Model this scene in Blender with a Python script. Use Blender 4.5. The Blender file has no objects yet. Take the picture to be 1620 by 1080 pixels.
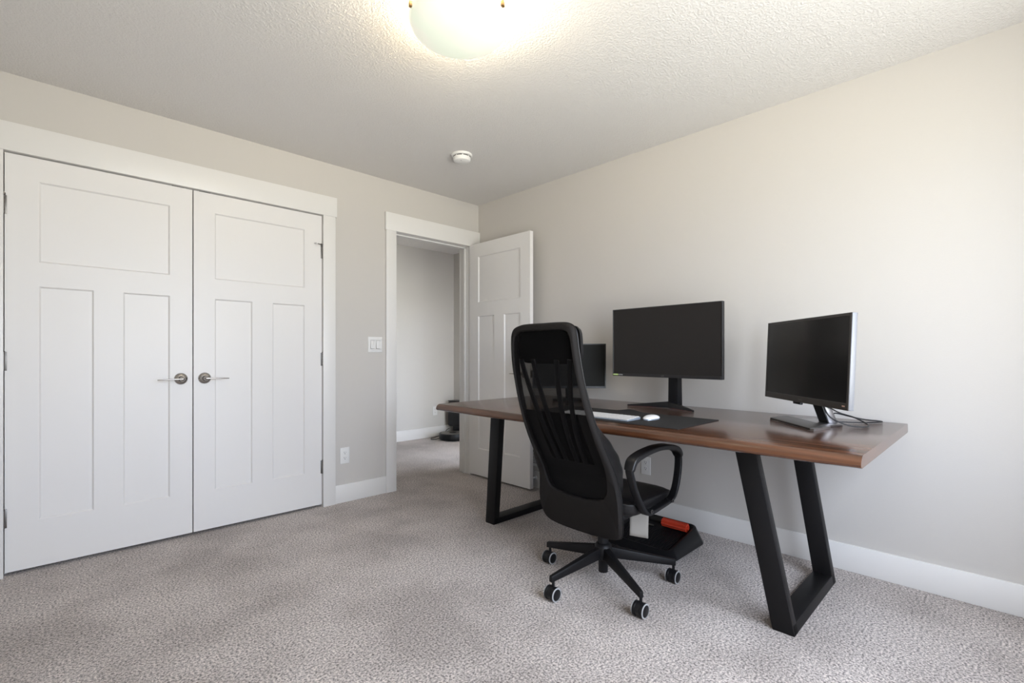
import bpy, bmesh, math, random
from mathutils import Vector, Matrix
random.seed(7)
PI = math.pi
S = bpy.context.scene
C = S.collection

# ------------------------------------------------------------------ camera
CAMH = 1.07
cd = bpy.data.cameras.new('camera'); cam = bpy.data.objects.new('camera', cd); C.objects.link(cam)
cd.sensor_width = 36.0; cd.lens = 36.0*765/1620
cd.shift_y = 21.0/1620; cd.clip_start = 0.02; cd.clip_end = 100
cam.location = (0, 0, CAMH)
cam.rotation_euler = (PI/2, 0, math.radians(45.56-90))
S.camera = cam
# ------------------------------------------------------------------ colour management
S.view_settings.view_transform = 'Standard'; S.view_settings.look = 'None'
S.view_settings.gamma = 1.0; S.view_settings.use_curve_mapping = False
S.view_settings.exposure = 0.92
# ------------------------------------------------------------------ sky / daylight
SKY = 7.6; GROUND = 2.6
LAMP_W = 5.2; BOWL = 2.2
w = bpy.data.worlds.new('world'); S.world = w; w.use_nodes = True
nt = w.node_tree; nt.nodes.clear()
out = nt.nodes.new('ShaderNodeOutputWorld'); bg = nt.nodes.new('ShaderNodeBackground')
tc = nt.nodes.new('ShaderNodeTexCoord'); sp = nt.nodes.new('ShaderNodeSeparateXYZ')
rmp = nt.nodes.new('ShaderNodeValToRGB')
nt.links.new(tc.outputs['Generated'], sp.inputs[0])
mr = nt.nodes.new('ShaderNodeMapRange'); mr.inputs[1].default_value = -1; mr.inputs[2].default_value = 1
nt.links.new(sp.outputs['Z'], mr.inputs[0]); nt.links.new(mr.outputs[0], rmp.inputs[0])
e = rmp.color_ramp.elements
e[0].position = 0.47; e[0].color = (0.95, 0.93, 0.90, 1)
e[1].position = 0.54; e[1].color = (0.83, 0.90, 1.10, 1)
nt.links.new(rmp.outputs[0], bg.inputs[0]); bg.inputs[1].default_value = SKY
nt.links.new(bg.outputs[0], out.inputs[0])

# room constants
XE, YN, XW, YS, H = 2.876, 3.37, -0.75, -0.60, 2.43
HYN, HXE, HXW, T = 5.23, 4.025, 1.75, 0.12

def portal(name, loc, rot, sx, sy):
    l = bpy.data.lights.new(name, 'AREA'); l.shape = 'RECTANGLE'; l.size = sx; l.size_y = sy
    l.cycles.is_portal = True
    o = bpy.data.objects.new(name, l); o.location = loc; o.rotation_euler = rot; C.objects.link(o)
    return o
WX0, WX1, WZ0, WZ1 = 0.28, 2.14, 0.55, 2.12      # bedroom window (behind the camera)
portal('daylight_portal', ((WX0+WX1)/2, YS-0.03, (WZ0+WZ1)/2), (-PI/2, 0, PI), WX1-WX0, WZ1-WZ0)
HOPEN = (3.20, 3.94, 0.12, 1.80)                     # unseen hall opening, added to light the hall: x0,x1,z0,z1
portal('daylight_portal', ((HOPEN[0]+HOPEN[1])/2, YN-0.03, (HOPEN[2]+HOPEN[3])/2), (-PI/2, 0, PI), HOPEN[1]-HOPEN[0], HOPEN[3]-HOPEN[2])

# ================================================================== helpers
def obj(name, bm, mat, parent=None, angle=35, label=None, origin=None):
    me = bpy.data.meshes.new(name)
    bmesh.ops.recalc_face_normals(bm, faces=bm.faces)
    if origin is not None:
        bmesh.ops.translate(bm, verts=bm.verts, vec=-Vector(origin))
    bm.to_mesh(me); bm.free()
    for p in me.polygons: p.use_smooth = True
    me.set_sharp_from_angle(angle=math.radians(angle))
    ms = mat if isinstance(mat, (list, tuple)) else [mat]
    for m in ms: me.materials.append(m)
    o = bpy.data.objects.new(name, me); C.objects.link(o)
    if origin is not None: o.location = origin
    if parent is not None: o.parent = parent
    if label: o['label'] = label
    return o

def tag(o, label, cat, group=None):
    o['label'] = label; o['category'] = cat
    if group: o['group'] = group
    return o

def thing(name, label, cat, loc=(0, 0, 0), rotz=0.0, group=None):
    o = bpy.data.objects.new(name, None); C.objects.link(o)
    o.empty_display_size = 0.05
    o.location = loc; o.rotation_euler = (0, 0, rotz)
    return tag(o, label, cat, group)

def struct(name, bm, mat, parent=None, angle=35, origin=None):
    o = obj(name, bm, mat, parent, angle, origin=origin)
    if parent is None: o['kind'] = 'structure'
    return o

def B(): return bmesh.new()

def merge(bm, t, M=None):
    if M is not None: t.transform(M)
    me = bpy.data.meshes.new('tmp'); t.to_mesh(me); t.free()
    bm.from_mesh(me); bpy.data.meshes.remove(me)

def box(bm, lo, hi, r=0.0, seg=2, M=None, mi=0):
    t = bmesh.new()
    bmesh.ops.create_cube(t, size=1.0)
    c = [(a+b)/2 for a, b in zip(lo, hi)]; s = [abs(b-a) for a, b in zip(lo, hi)]
    for v in t.verts: v.co = Vector((c[0]+v.co.x*s[0], c[1]+v.co.y*s[1], c[2]+v.co.z*s[2]))
    if r > 0:
        bmesh.ops.bevel(t, geom=t.edges[:], offset=min(r, min(s)*0.49), segments=seg, affect='EDGES', profile=0.5)
    for f in t.faces: f.material_index = mi
    merge(bm, t, M)

def prism(bm, pts, z0, z1, r=0.0, seg=2, M=None):
    """pts: outline in XY, extruded z0..z1"""
    t = bmesh.new()
    a = [t.verts.new((p[0], p[1], z0)) for p in pts]; b = [t.verts.new((p[0], p[1], z1)) for p in pts]
    t.faces.new(a[::-1]); t.faces.new(b)
    n = len(pts)
    for i in range(n): t.faces.new((a[i], a[(i+1) % n], b[(i+1) % n], b[i]))
    if r > 0:
        es = [e for e in t.edges if abs(e.verts[0].co.z-e.verts[1].co.z) < 1e-6]
        bmesh.ops.bevel(t, geom=es, offset=r, segments=seg, affect='EDGES', profile=0.5)
    merge(bm, t, M)

def hexa(bm, p8, r=0.0, seg=2):
    """p8: bottom 4 then top 4, same order"""
    t = bmesh.new(); v = [t.verts.new(p) for p in p8]
    for q in ((3, 2, 1, 0), (4, 5, 6, 7), (0, 1, 5, 4), (1, 2, 6, 5), (2, 3, 7, 6), (3, 0, 4, 7)):
        t.faces.new([v[i] for i in q])
    bmesh.ops.recalc_face_normals(t, faces=t.faces)
    if r > 0: bmesh.ops.bevel(t, geom=t.edges[:], offset=r, segments=seg, affect='EDGES', profile=0.5)
    merge(bm, t)

def lathe(bm, prof, seg=32, M=None, cap=True):
    t = bmesh.new(); rings = []
    for r, z in prof:
        if r < 1e-6: rings.append([t.verts.new((0, 0, z))])
        else: rings.append([t.verts.new((r*math.cos(2*PI*i/seg), r*math.sin(2*PI*i/seg), z)) for i in range(seg)])
    for a, b in zip(rings, rings[1:]):
        if len(a) == 1 and len(b) == 1: continue
        for i in range(seg):
            j = (i+1) % seg
            if len(a) == 1: t.faces.new((a[0], b[j], b[i]))
            elif len(b) == 1: t.faces.new((a[i], a[j], b[0]))
            else: t.faces.new((a[i], a[j], b[j], b[i]))
    if cap:
        if len(rings[0]) > 1: t.faces.new(rings[0][::-1])
        if len(rings[-1]) > 1: t.faces.new(rings[-1])
    merge(bm, t, M)

def cyl(bm, a, b, r, r2=None, seg=20):
    a = Vector(a); b = Vector(b); d = b-a; L = d.length
    M = Matrix.Translation(a) @ d.to_track_quat('Z', 'Y').to_matrix().to_4x4()
    r2 = r if r2 is None else r2
    lathe(bm, [(r, 0), (r2, L)], seg, M)

def catmull(pts, n=8, closed=False):
    P = [Vector(p) for p in pts]; N = len(P); res = []
    rng = range(N) if closed else range(N-1)
    for i in rng:
        if closed: p0, p1, p2, p3 = P[(i-1) % N], P[i], P[(i+1) % N], P[(i+2) % N]
        else: p0, p1, p2, p3 = P[max(i-1, 0)], P[i], P[i+1], P[min(i+2, N-1)]
        for k in range(n):
            t = k/n
            res.append(0.5*((2*p1)+(-p0+p2)*t+(2*p0-5*p1+4*p2-p3)*t*t+(-p0+3*p1-3*p2+p3)*t**3))
    if not closed: res.append(P[-1].copy())
    return res

def sweep(bm, path, ring, side=None, closed=False, cap=True):
    """ring(i,n) -> list of (a,b) offsets; a along 'side' vector, b along side x tangent"""
    n = len(path); rings = []
    prev = None
    for i, p in enumerate(path):
        if closed: tg = path[(i+1) % n]-path[(i-1) % n]
        else: tg = path[min(i+1, n-1)]-path[max(i-1, 0)]
        tg.normalize()
        if side is not None: s = Vector(side)
        else:
            s = prev if prev is not None else (Vector((0, 0, 1)) if abs(tg.z) < 0.9 else Vector((1, 0, 0)))
        s = (s-tg*s.dot(tg)).normalized(); prev = s
        u = tg.cross(s).normalized()
        rings.append([bm.verts.new(p+s*a+u*b) for a, b in ring(i, n)])
    m = len(rings[0])
    for i in range(n if closed else n-1):
        A = rings[i]; Bq = rings[(i+1) % n]
        for k in range(m): bm.faces.new((A[k], A[(k+1) % m], Bq[(k+1) % m], Bq[k]))
    if cap and not closed:
        bm.faces.new(rings[0][::-1]); bm.faces.new(rings[-1])

def circ(r, n=10, r2=None):
    r2 = r2 or r
    return [(r*math.cos(2*PI*k/n), r2*math.sin(2*PI*k/n)) for k in range(n)]

def rrect(a, b, r, n=3):
    res = []
    for sx, sy, a0 in ((1, 1, 0), (-1, 1, 90), (-1, -1, 180), (1, -1, 270)):
        for k in range(n+1):
            t = math.radians(a0+90*k/n)
            res.append((sx*(a-r)+r*math.cos(t), sy*(b-r)+r*math.sin(t)))
    return res

def tube(bm, pts, r, n=8, seg=10, closed=False):
    sweep(bm, catmull(pts, n, closed), lambda i, N: circ(r, seg), closed=closed)

def text(name, body, size, mat, parent, M, extrude=0.0002):
    cu = bpy.data.curves.new(name, 'FONT'); cu.body = body; cu.size = size; cu.extrude = extrude
    cu.align_x = 'CENTER'; cu.align_y = 'CENTER'
    to = bpy.data.objects.new(name, cu); C.objects.link(to)
    bpy.context.view_layer.update()
    me = bpy.data.meshes.new_from_object(to.evaluated_get(bpy.context.evaluated_depsgraph_get()))
    bpy.data.objects.remove(to); bpy.data.curves.remove(cu)
    me.transform(M); me.materials.clear(); me.materials.append(mat)
    o = bpy.data.objects.new(name, me); C.objects.link(o); o.parent = parent
    return o

# ================================================================== materials
def mat(name, col, rough=0.5, metal=0.0, spec=0.5, coat=0.0, coat_r=0.1, bump=None, sheen=0.0):
    m = bpy.data.materials.new(name); m.use_nodes = True
    n = m.node_tree; b = n.nodes['Principled BSDF']
    b.inputs['Base Color'].default_value = (*col, 1); b.inputs['Roughness'].default_value = rough
    b.inputs['Metallic'].default_value = metal; b.inputs['Specular IOR Level'].default_value = spec
    b.inputs['Coat Weight'].default_value = coat; b.inputs['Coat Roughness'].default_value = coat_r
    b.inputs['Sheen Weight'].default_value = sheen
    if bump:
        sc, st, dist = bump[:3]
        t = n.nodes.new('ShaderNodeTexCoord'); no = n.nodes.new('ShaderNodeTexNoise')
        no.inputs['Scale'].default_value = sc; no.inputs['Detail'].default_value = 3
        bp = n.nodes.new('ShaderNodeBump'); bp.inputs['Strength'].default_value = st; bp.inputs['Distance'].default_value = dist
        n.links.new(t.outputs['Object'], no.inputs['Vector']); n.links.new(no.outputs['Fac'], bp.inputs['Height'])
        n.links.new(bp.outputs[0], b.inputs['Normal'])
    return m

M_wall = mat('wall_paint', (0.58, 0.55, 0.515), 0.75, bump=(160, 0.15, 0.002))
M_hall = mat('hall_wall_paint', (0.60, 0.575, 0.54), 0.75, bump=(160, 0.15, 0.002))
M_trim = mat('white_trim_paint', (0.765, 0.745, 0.72), 0.38)
M_door = mat('white_door_paint', (0.765, 0.742, 0.722), 0.42, bump=(60, 0.04, 0.001))
M_plastic = mat('white_plastic', (0.78, 0.77, 0.75), 0.35)
M_slot = mat('dark_slot', (0.05, 0.045, 0.04), 0.6)
M_nickel = mat('satin_nickel', (0.42, 0.40, 0.38), 0.27, metal=1.0)
M_hinge = mat('hinge_nickel', (0.20, 0.19, 0.18), 0.45, metal=1.0)
M_steel = mat('black_powder_coat', (0.007, 0.0065, 0.007), 0.45, spec=0.22, bump=(900, 0.15, 0.0005))
M_blackplastic = mat('black_plastic', (0.007, 0.007, 0.008), 0.40, spec=0.28)
M_blackleather = mat('black_leather', (0.007, 0.0065, 0.007), 0.38, spec=0.4, bump=(350, 0.25, 0.001))
M_fabric = mat('black_fabric', (0.012, 0.0102, 0.0093), 0.72, spec=0.18, bump=(900, 0.4, 0.001))
M_greyring = mat('grey_tread', (0.36, 0.36, 0.36), 0.5)
M_screen = mat('screen_matte', (0.019, 0.0165, 0.0155), 0.45, spec=0.22)
M_screen3 = mat('screen_satin', (0.010, 0.009, 0.009), 0.22, spec=0.5)
M_bezel = mat('bezel_black', (0.012, 0.011, 0.012), 0.45)
M_bezelgrey = mat('bezel_graphite', (0.045, 0.040, 0.037), 0.40)
M_silver = mat('silver_plastic', (0.20, 0.20, 0.21), 0.4, metal=0.1)
M_chrome = mat('chrome', (0.36, 0.35, 0.36), 0.34, metal=1.0)
M_red = mat('dark_red_plastic', (0.08, 0.008, 0.008), 0.4)
M_mat = mat('desk_mat_rubber', (0.016, 0.015, 0.015), 0.75, bump=(1500, 0.3, 0.0005), spec=0.3)
M_white = mat('white_gloss', (0.68, 0.67, 0.66), 0.25)
M_alu = mat('aluminium', (0.42, 0.48, 0.56), 0.35, metal=0.6)
M_deck = mat('keyboard_deck', (0.36, 0.355, 0.35), 0.5)
M_screen1 = mat('screen_dark', (0.014, 0.014, 0.013), 0.6, spec=0.1)
M_key = mat('white_key', (0.60, 0.585, 0.57), 0.45)
M_orange = mat('orange_red_rubber', (0.52, 0.045, 0.018), 0.4)
M_tag = mat('cream_paper', (0.31, 0.285, 0.25), 0.8)
M_cable = mat('cable_rubber', (0.02, 0.02, 0.022), 0.4)
M_sticker = mat('lime_sticker', (0.42, 0.62, 0.10), 0.4)
M_brass = mat('bronze_clip', (0.42, 0.26, 0.12), 0.35, metal=1.0)
M_robottop = mat('robot_top', (0.16, 0.15, 0.14), 0.3)
M_redlabel = mat('small_mark', (0.70, 0.45, 0.36), 0.4)

# ceiling: knock-down texture
M_ceil = bpy.data.materials.new('ceiling_knockdown'); M_ceil.use_nodes = True
n = M_ceil.node_tree; b = n.nodes['Principled BSDF']; b.inputs['Base Color'].default_value = (0.76, 0.735, 0.71, 1); b.inputs['Roughness'].default_value = 0.85
t = n.nodes.new('ShaderNodeTexCoord'); v1 = n.nodes.new('ShaderNodeTexNoise'); v1.inputs['Scale'].default_value = 115; v1.inputs['Detail'].default_value = 2.5
rp = n.nodes.new('ShaderNodeValToRGB'); rp.color_ramp.elements[0].position = 0.44; rp.color_ramp.elements[1].position = 0.60
bp = n.nodes.new('ShaderNodeBump'); bp.inputs['Strength'].default_value = 0.5; bp.inputs['Distance'].default_value = 0.003
n.links.new(t.outputs['Object'], v1.inputs['Vector']); n.links.new(v1.outputs['Fac'], rp.inputs[0]); n.links.new(rp.outputs[0], bp.inputs['Height']); n.links.new(bp.outputs[0], b.inputs['Normal'])

# carpet
M_carpet = bpy.data.materials.new('carpet_pile'); M_carpet.use_nodes = True
n = M_carpet.node_tree; b = n.nodes['Principled BSDF']; b.inputs['Roughness'].default_value = 0.95; b.inputs['Specular IOR Level'].default_value = 0.1
b.inputs['Sheen Weight'].default_value = 0.2
t = n.nodes.new('ShaderNodeTexCoord')
def noise(sc, det=3, ro=0.6):
    x = n.nodes.new('ShaderNodeTexNoise'); x.inputs['Scale'].default_value = sc; x.inputs['Detail'].default_value = det; x.inputs['Roughness'].default_value = ro
    n.links.new(t.outputs['Object'], x.inputs['Vector']); return x
fine = noise(120, 5, 0.8); mid = noise(95, 2); big = noise(2.2, 3, 0.55)
rf = n.nodes.new('ShaderNodeValToRGB'); rf.color_ramp.elements[0].position = 0.40; rf.color_ramp.elements[0].color = (0.11, 0.090, 0.082, 1)
rf.color_ramp.elements[1].position = 0.585; rf.color_ramp.elements[1].color = (0.87, 0.775, 0.715, 1)
n.links.new(fine.outputs['Fac'], rf.inputs[0])
rb = n.nodes.new('ShaderNodeValToRGB'); rb.color_ramp.elements[0].position = 0.36; rb.color_ramp.elements[0].color = (0.72, 0.705, 0.695, 1)
rb.color_ramp.elements[1].position = 0.60; rb.color_ramp.elements[1].color = (1.0, 1.0, 1.0, 1)
n.links.new(big.outputs['Fac'], rb.inputs[0])
mx = n.nodes.new('ShaderNodeMix'); mx.data_type = 'RGBA'; mx.blend_type = 'MULTIPLY'; mx.inputs[0].default_value = 1.0
n.links.new(rf.outputs[0], mx.inputs[6]); n.links.new(rb.outputs[0], mx.inputs[7]); n.links.new(mx.outputs[2], b.inputs['Base Color'])
ad = n.nodes.new('ShaderNodeMath'); ad.operation = 'ADD'; n.links.new(fine.outputs['Fac'], ad.inputs[0]); n.links.new(mid.outputs['Fac'], ad.inputs[1])
bp = n.nodes.new('ShaderNodeBump'); bp.inputs['Strength'].default_value = 0.7; bp.inputs['Distance'].default_value = 0.006
n.links.new(ad.outputs[0], bp.inputs['Height']); n.links.new(bp.outputs[0], b.inputs['Normal'])

# dark walnut
M_wood = bpy.data.materials.new('dark_walnut'); M_wood.use_nodes = True
n = M_wood.node_tree; b = n.nodes['Principled BSDF']
t = n.nodes.new('ShaderNodeTexCoord'); mp = n.nodes.new('ShaderNodeMapping'); mp.inputs['Scale'].default_value = (26, 1.3, 26)
n.links.new(t.outputs['Object'], mp.inputs[0])
a1 = n.nodes.new('ShaderNodeTexNoise'); a1.inputs['Scale'].default_value = 1.4; a1.inputs['Detail'].default_value = 6; a1.inputs['Distortion'].default_value = 0.6
a2 = n.nodes.new('ShaderNodeTexNoise'); a2.inputs['Scale'].default_value = 9; a2.inputs['Detail'].default_value = 4
n.links.new(mp.outputs[0], a1.inputs['Vector']); n.links.new(mp.outputs[0], a2.inputs['Vector'])
r1 = n.nodes.new('ShaderNodeValToRGB'); r1.color_ramp.elements[0].position = 0.30; r1.color_ramp.elements[0].color = (0.030, 0.011, 0.0055, 1)
r1.color_ramp.elements[1].position = 0.72; r1.color_ramp.elements[1].color = (0.125, 0.045, 0.018, 1)
n.links.new(a1.outputs['Fac'], r1.inputs[0]); n.links.new(r1.outputs[0], b.inputs['Base Color'])
r2 = n.nodes.new('ShaderNodeMapRange'); r2.inputs[3].default_value = 0.30; r2.inputs[4].default_value = 0.46
b.inputs['Coat Weight'].default_value = 1.0; b.inputs['Coat Roughness'].default_value = 0.20; b.inputs['Coat IOR'].default_value = 1.55; b.inputs['Specular IOR Level'].default_value = 0.05
n.links.new(a2.outputs['Fac'], r2.inputs[0]); n.links.new(r2.outputs[0], b.inputs['Roughness'])
bp = n.nodes.new('ShaderNodeBump'); bp.inputs['Strength'].default_value = 0.12; bp.inputs['Distance'].default_value = 0.001
n.links.new(a2.outputs['Fac'], bp.inputs['Height']); n.links.new(bp.outputs[0], b.inputs['Normal'])

# see-through chair mesh
M_net = bpy.data.materials.new('black_net'); M_net.use_nodes = True
n = M_net.node_tree; b = n.nodes['Principled BSDF']; b.inputs['Base Color'].default_value = (0.004, 0.0035, 0.0035, 1); b.inputs['Roughness'].default_value = 0.8; b.inputs['Specular IOR Level'].default_value = 0.1
t = n.nodes.new('ShaderNodeTexCoord'); mp = n.nodes.new('ShaderNodeMapping'); mp.inputs['Rotation'].default_value = (0.78, 0, 0)
wv = n.nodes.new('ShaderNodeTexNoise'); wv.inputs['Scale'].default_value = 700
mr = n.nodes.new('ShaderNodeMapRange'); mr.inputs[1].default_value = 0.35; mr.inputs[2].default_value = 0.65; mr.inputs[3].default_value = 0.44; mr.inputs[4].default_value = 0.68
n.links.new(t.outputs['Object'], wv.inputs['Vector']); n.links.new(wv.outputs['Fac'], mr.inputs[0]); n.links.new(mr.outputs[0], b.inputs['Alpha'])

# window glass (thin)
M_glass = bpy.data.materials.new('window_glass'); M_glass.use_nodes = True
n = M_glass.node_tree; n.nodes.clear(); o_ = n.nodes.new('ShaderNodeOutputMaterial'); tr = n.nodes.new('ShaderNodeBsdfTransparent'); tr.inputs[0].default_value = (0.96, 0.98, 0.97, 1)
gl = n.nodes.new('ShaderNodeBsdfGlossy'); gl.inputs['Roughness'].default_value = 0.02; mxs = n.nodes.new('ShaderNodeMixShader'); mxs.inputs[0].default_value = 0.05
n.links.new(tr.outputs[0], mxs.inputs[1]); n.links.new(gl.outputs[0], mxs.inputs[2]); n.links.new(mxs.outputs[0], o_.inputs[0])

# alabaster lamp bowl
M_bowl = bpy.data.materials.new('alabaster_glass'); M_bowl.use_nodes = True
n = M_bowl.node_tree; b = n.nodes['Principled BSDF']; b.inputs['Base Color'].default_value = (0.62, 0.61, 0.55, 1); b.inputs['Roughness'].default_value = 0.3
b.inputs['Emission Strength'].default_value = 0.29
t = n.nodes.new('ShaderNodeTexCoord'); no = n.nodes.new('ShaderNodeTexNoise'); no.inputs['Scale'].default_value = 7; no.inputs['Detail'].default_value = 2
rr = n.nodes.new('ShaderNodeValToRGB'); rr.color_ramp.elements[0].color = (1.0, 0.97, 0.82, 1); rr.color_ramp.elements[1].color = (0.90, 1.0, 0.78, 1)
rr.color_ramp.elements[0].position = 0.4; rr.color_ramp.elements[1].position = 0.6
n.links.new(t.outputs['Object'], no.inputs['Vector']); n.links.new(no.outputs['Fac'], rr.inputs[0]); n.links.new(rr.outputs[0], b.inputs['Emission Color'])
trn = n.nodes.new('ShaderNodeBsdfTranslucent'); trn.inputs[0].default_value = (0.95, 0.92, 0.80, 1); mxs = n.nodes.new('ShaderNodeMixShader'); mxs.inputs[0].default_value = 0.010
n.links.new(b.outputs[0], mxs.inputs[1]); n.links.new(trn.outputs[0], mxs.inputs[2])
trp = n.nodes.new('ShaderNodeBsdfTransparent'); trp.inputs[0].default_value = (1, 0.98, 0.92, 1); mx2 = n.nodes.new('ShaderNodeMixShader'); mx2.inputs[0].default_value = 0.0
n.links.new(mxs.outputs[0], mx2.inputs[1]); n.links.new(trp.outputs[0], mx2.inputs[2]); n.links.new(mx2.outputs[0], n.nodes['Material Output'].inputs[0])
M_bulb = bpy.data.materials.new('bulb_glow'); M_bulb.use_nodes = True
b = M_bulb.node_tree.nodes['Principled BSDF']; b.inputs['Emission Color'].default_value = (1, 0.86, 0.66, 1); b.inputs['Emission Strength'].default_value = 1.0

# ================================================================== room shell
bm = B(); box(bm, (XW-T, YS-T, -0.1), (HXE+T, HYN+T, 0.0)); struct('floor', bm, M_carpet)
bm = B(); box(bm, (XW-T, YS-T, H), (HXE+T, HYN+T, H+0.1)); struct('ceiling', bm, M_ceil)

CL0, CL1, CLZ = -0.118, 1.432, 2.052        # closet opening
DR0, DR1, DRZ = 2.014, 2.765, 2.040         # doorway opening
bm = B()
y0, y1 = YN, YN+T
box(bm, (XW-T, y0, 0), (CL0-0.02, y1, H)); box(bm, (CL0-0.02, y0, CLZ+0.02), (CL1+0.02, y1, H))
box(bm, (CL1+0.02, y0, 0), (DR0-0.02, y1, H)); box(bm, (DR0-0.02, y0, DRZ+0.02), (DR1+0.02, y1, H))
box(bm, (DR1+0.02, y0, 0), (XE+T, y1, H))
struct('wall_north', bm, M_wall)
bm = B(); box(bm, (XE, YS-T, 0), (XE+T, YN, H)); struct('wall_east', bm, M_wall)
bm = B(); box(bm, (XW-T, YS, 0), (XW, YN, H)); struct('wall_west', bm, M_wall)
bm = B()
y0, y1 = YS-T, YS
box(bm, (XW-T, y0, 0), (WX0, y1, H)); box(bm, (WX1, y0, 0), (XE, y1, H))
box(bm, (WX0, y0, 0), (WX1, y1, WZ0)); box(bm, (WX0, y0, WZ1), (WX1, y1, H))
struct('wall_south', bm, M_wall)
# hall
bm = B(); box(bm, (HXW-T, HYN, 0), (HXE+T, HYN+T, H)); struct('wall_hall_north', bm, M_hall)
bm = B(); box(bm, (HXE, YN+T, 0), (HXE+T, HYN, H)); struct('wall_hall_east', bm, M_hall)
bm = B(); box(bm, (XE+T, YN, 0), (HOPEN[0], YN+T, H)); box(bm, (HOPEN[1], YN, 0), (HXE+T, YN+T, H)); box(bm, (HOPEN[0], YN, 0), (HOPEN[1], YN+T, HOPEN[2])); box(bm, (HOPEN[0], YN, HOPEN[3]), (HOPEN[1], YN+T, H)); struct('wall_hall_south', bm, M_hall)
bm = B(); box(bm, (HXW-T, YN+T, 0), (HXW, HYN, H)); struct('wall_hall_west', bm, M_hall)
# closet interior
bm = B(); box(bm, (-0.35, YN+0.72, 0), (HXW-T, YN+0.78, H)); box(bm, (-0.41, YN+T, 0), (-0.35, YN+0.78, H)); struct('wall_closet', bm, M_wall)

def window(idx, axis, at, a0, a1, z0, z1, depth):
    """frame in wall opening; axis 'x' means the opening runs along x"""
    def bb(bm, a, b, zz0, zz1, d0, d1, r=0.003):
        if axis == 'x': box(bm, (a, at+d0, zz0), (b, at+d1, zz1), r)
        else: box(bm, (at+d0, a, zz0), (at+d1, b, zz1), r)
    bm = B(); f = 0.045
    bb(bm, a0, a0+f, z0, z1, 0.03, 0.09); bb(bm, a1-f, a1, z0, z1, 0.03, 0.09)
    bb(bm, a0+f, a1-f, z0, z0+f, 0.03, 0.09); bb(bm, a0+f, a1-f, z1-f, z1, 0.03, 0.09)
    m = (a0+a1)/2; bb(bm, m-0.03, m+0.03, z0+f, z1-f, 0.035, 0.085)
    o = struct('window_%d' % idx, bm, M_trim)
    bm = B(); bb(bm, a0+f, a1-f, z0+f, z1-f, 0.058, 0.062, 0); obj('pane', bm, M_glass, o)
    return o
window(1, 'x', YS-T, WX0, WX1, WZ0, WZ1, T)
window(2, 'x', YN, HOPEN[0], HOPEN[1], HOPEN[2], HOPEN[3], T)  # glazed opening added out of view to bring daylight onto the hall wall
# window casing towards the room
bm = B(); c = 0.085
box(bm, (WX0-c, YS, WZ0), (WX0, YS+0.018, WZ1), 0.002); box(bm, (WX1, YS, WZ0), (WX1+c, YS+0.018, WZ1), 0.002)
box(bm, (WX0-c-0.01, YS, WZ1), (WX1+c+0.01, YS+0.022, WZ1+0.13), 0.002); box(bm, (WX0-c-0.01, YS, WZ0-0.03), (WX1+c+0.01, YS+0.04, WZ0), 0.004)
box(bm, (WX0-c, YS, WZ0-0.11), (WX1+c, YS+0.018, WZ0-0.03), 0.002)
struct('trim_3', bm, M_trim)

# door casings with jambs
def casing(idx, x0, x1, z, hx0, hx1, right=True, stop=0.05):
    bm = B(); cw, ct = 0.088, 0.020
    y = YN
    box(bm, (x0-cw, y-ct, 0), (x0, y, z), 0.0015)
    box(bm, (x1, y-ct, 0), (min(x1+cw, XE-0.0005), y, z), 0.0015)
    box(bm, (hx0, y-ct-0.003, z), (hx1, y, z+0.138), 0.0015)
    # jambs (line the opening)
    box(bm, (x0-0.0195, y+0.0005, 0), (x0, y+T+0.001, z+0.0), 0.001)
    box(bm, (x1, y+0.0005, 0), (x1+0.0195, y+T+0.001, z+0.0), 0.001)
    box(bm, (x0-0.0195, y+0.0005, z), (x1+0.0195, y+T+0.001, z+0.0195), 0.001)
    # stops
    box(bm, (x0, y+stop, 0), (x0+0.010, y+stop+0.03, z), 0.001); box(bm, (x1-0.010, y+stop, 0), (x1, y+stop+0.03, z), 0.001)
    box(bm, (x0, y+stop, z-0.010), (x1, y+stop+0.03, z), 0.001)
    return struct('trim_%d' % idx, bm, M_trim)
casing(1, CL0, CL1, CLZ, CL0-0.098, CL1+0.098)
casing(2, DR0, DR1, DRZ, DR0-0.094, XE-0.0008)
bm = B()   # hall side casing
box(bm, (DR0-0.088, YN+T, 0), (DR0, YN+T+0.02, DRZ), 0.0015); box(bm, (DR1, YN+T, 0), (DR1+0.088, YN+T+0.02, DRZ), 0.0015); box(bm, (DR0-0.094, YN+T, DRZ), (DR1+0.094, YN+T+0.022, DRZ+0.138), 0.0015)
struct('trim_4', bm, M_trim)

# baseboards
def baseboard(name, lo, hi):
    bm = B(); box(bm, lo, hi, 0.002); return struct(name, bm, M_trim)
BH, BT = 0.131, 0.014
baseboard('baseboard_north', (CL1+0.088, YN-BT, 0), (DR0-0.088, YN, BH))
baseboard('baseboard_northwest', (XW, YN-BT, 0), (CL0-0.088, YN, BH))
baseboard('baseboard_east', (XE-BT, YS, 0), (XE, YN-0.021, BH))
baseboard('baseboard_west', (XW, YS, 0), (XW+BT, YN-BT, BH))
baseboard('baseboard_south', (XW+BT, YS, 0), (XE-BT, YS+BT, BH))
baseboard('baseboard_hall_north', (HXW, HYN-BT, 0), (HXE, HYN, BH))
baseboard('baseboard_hall_east', (HXE-BT, YN+T, 0), (HXE, HYN-BT, BH))

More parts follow.
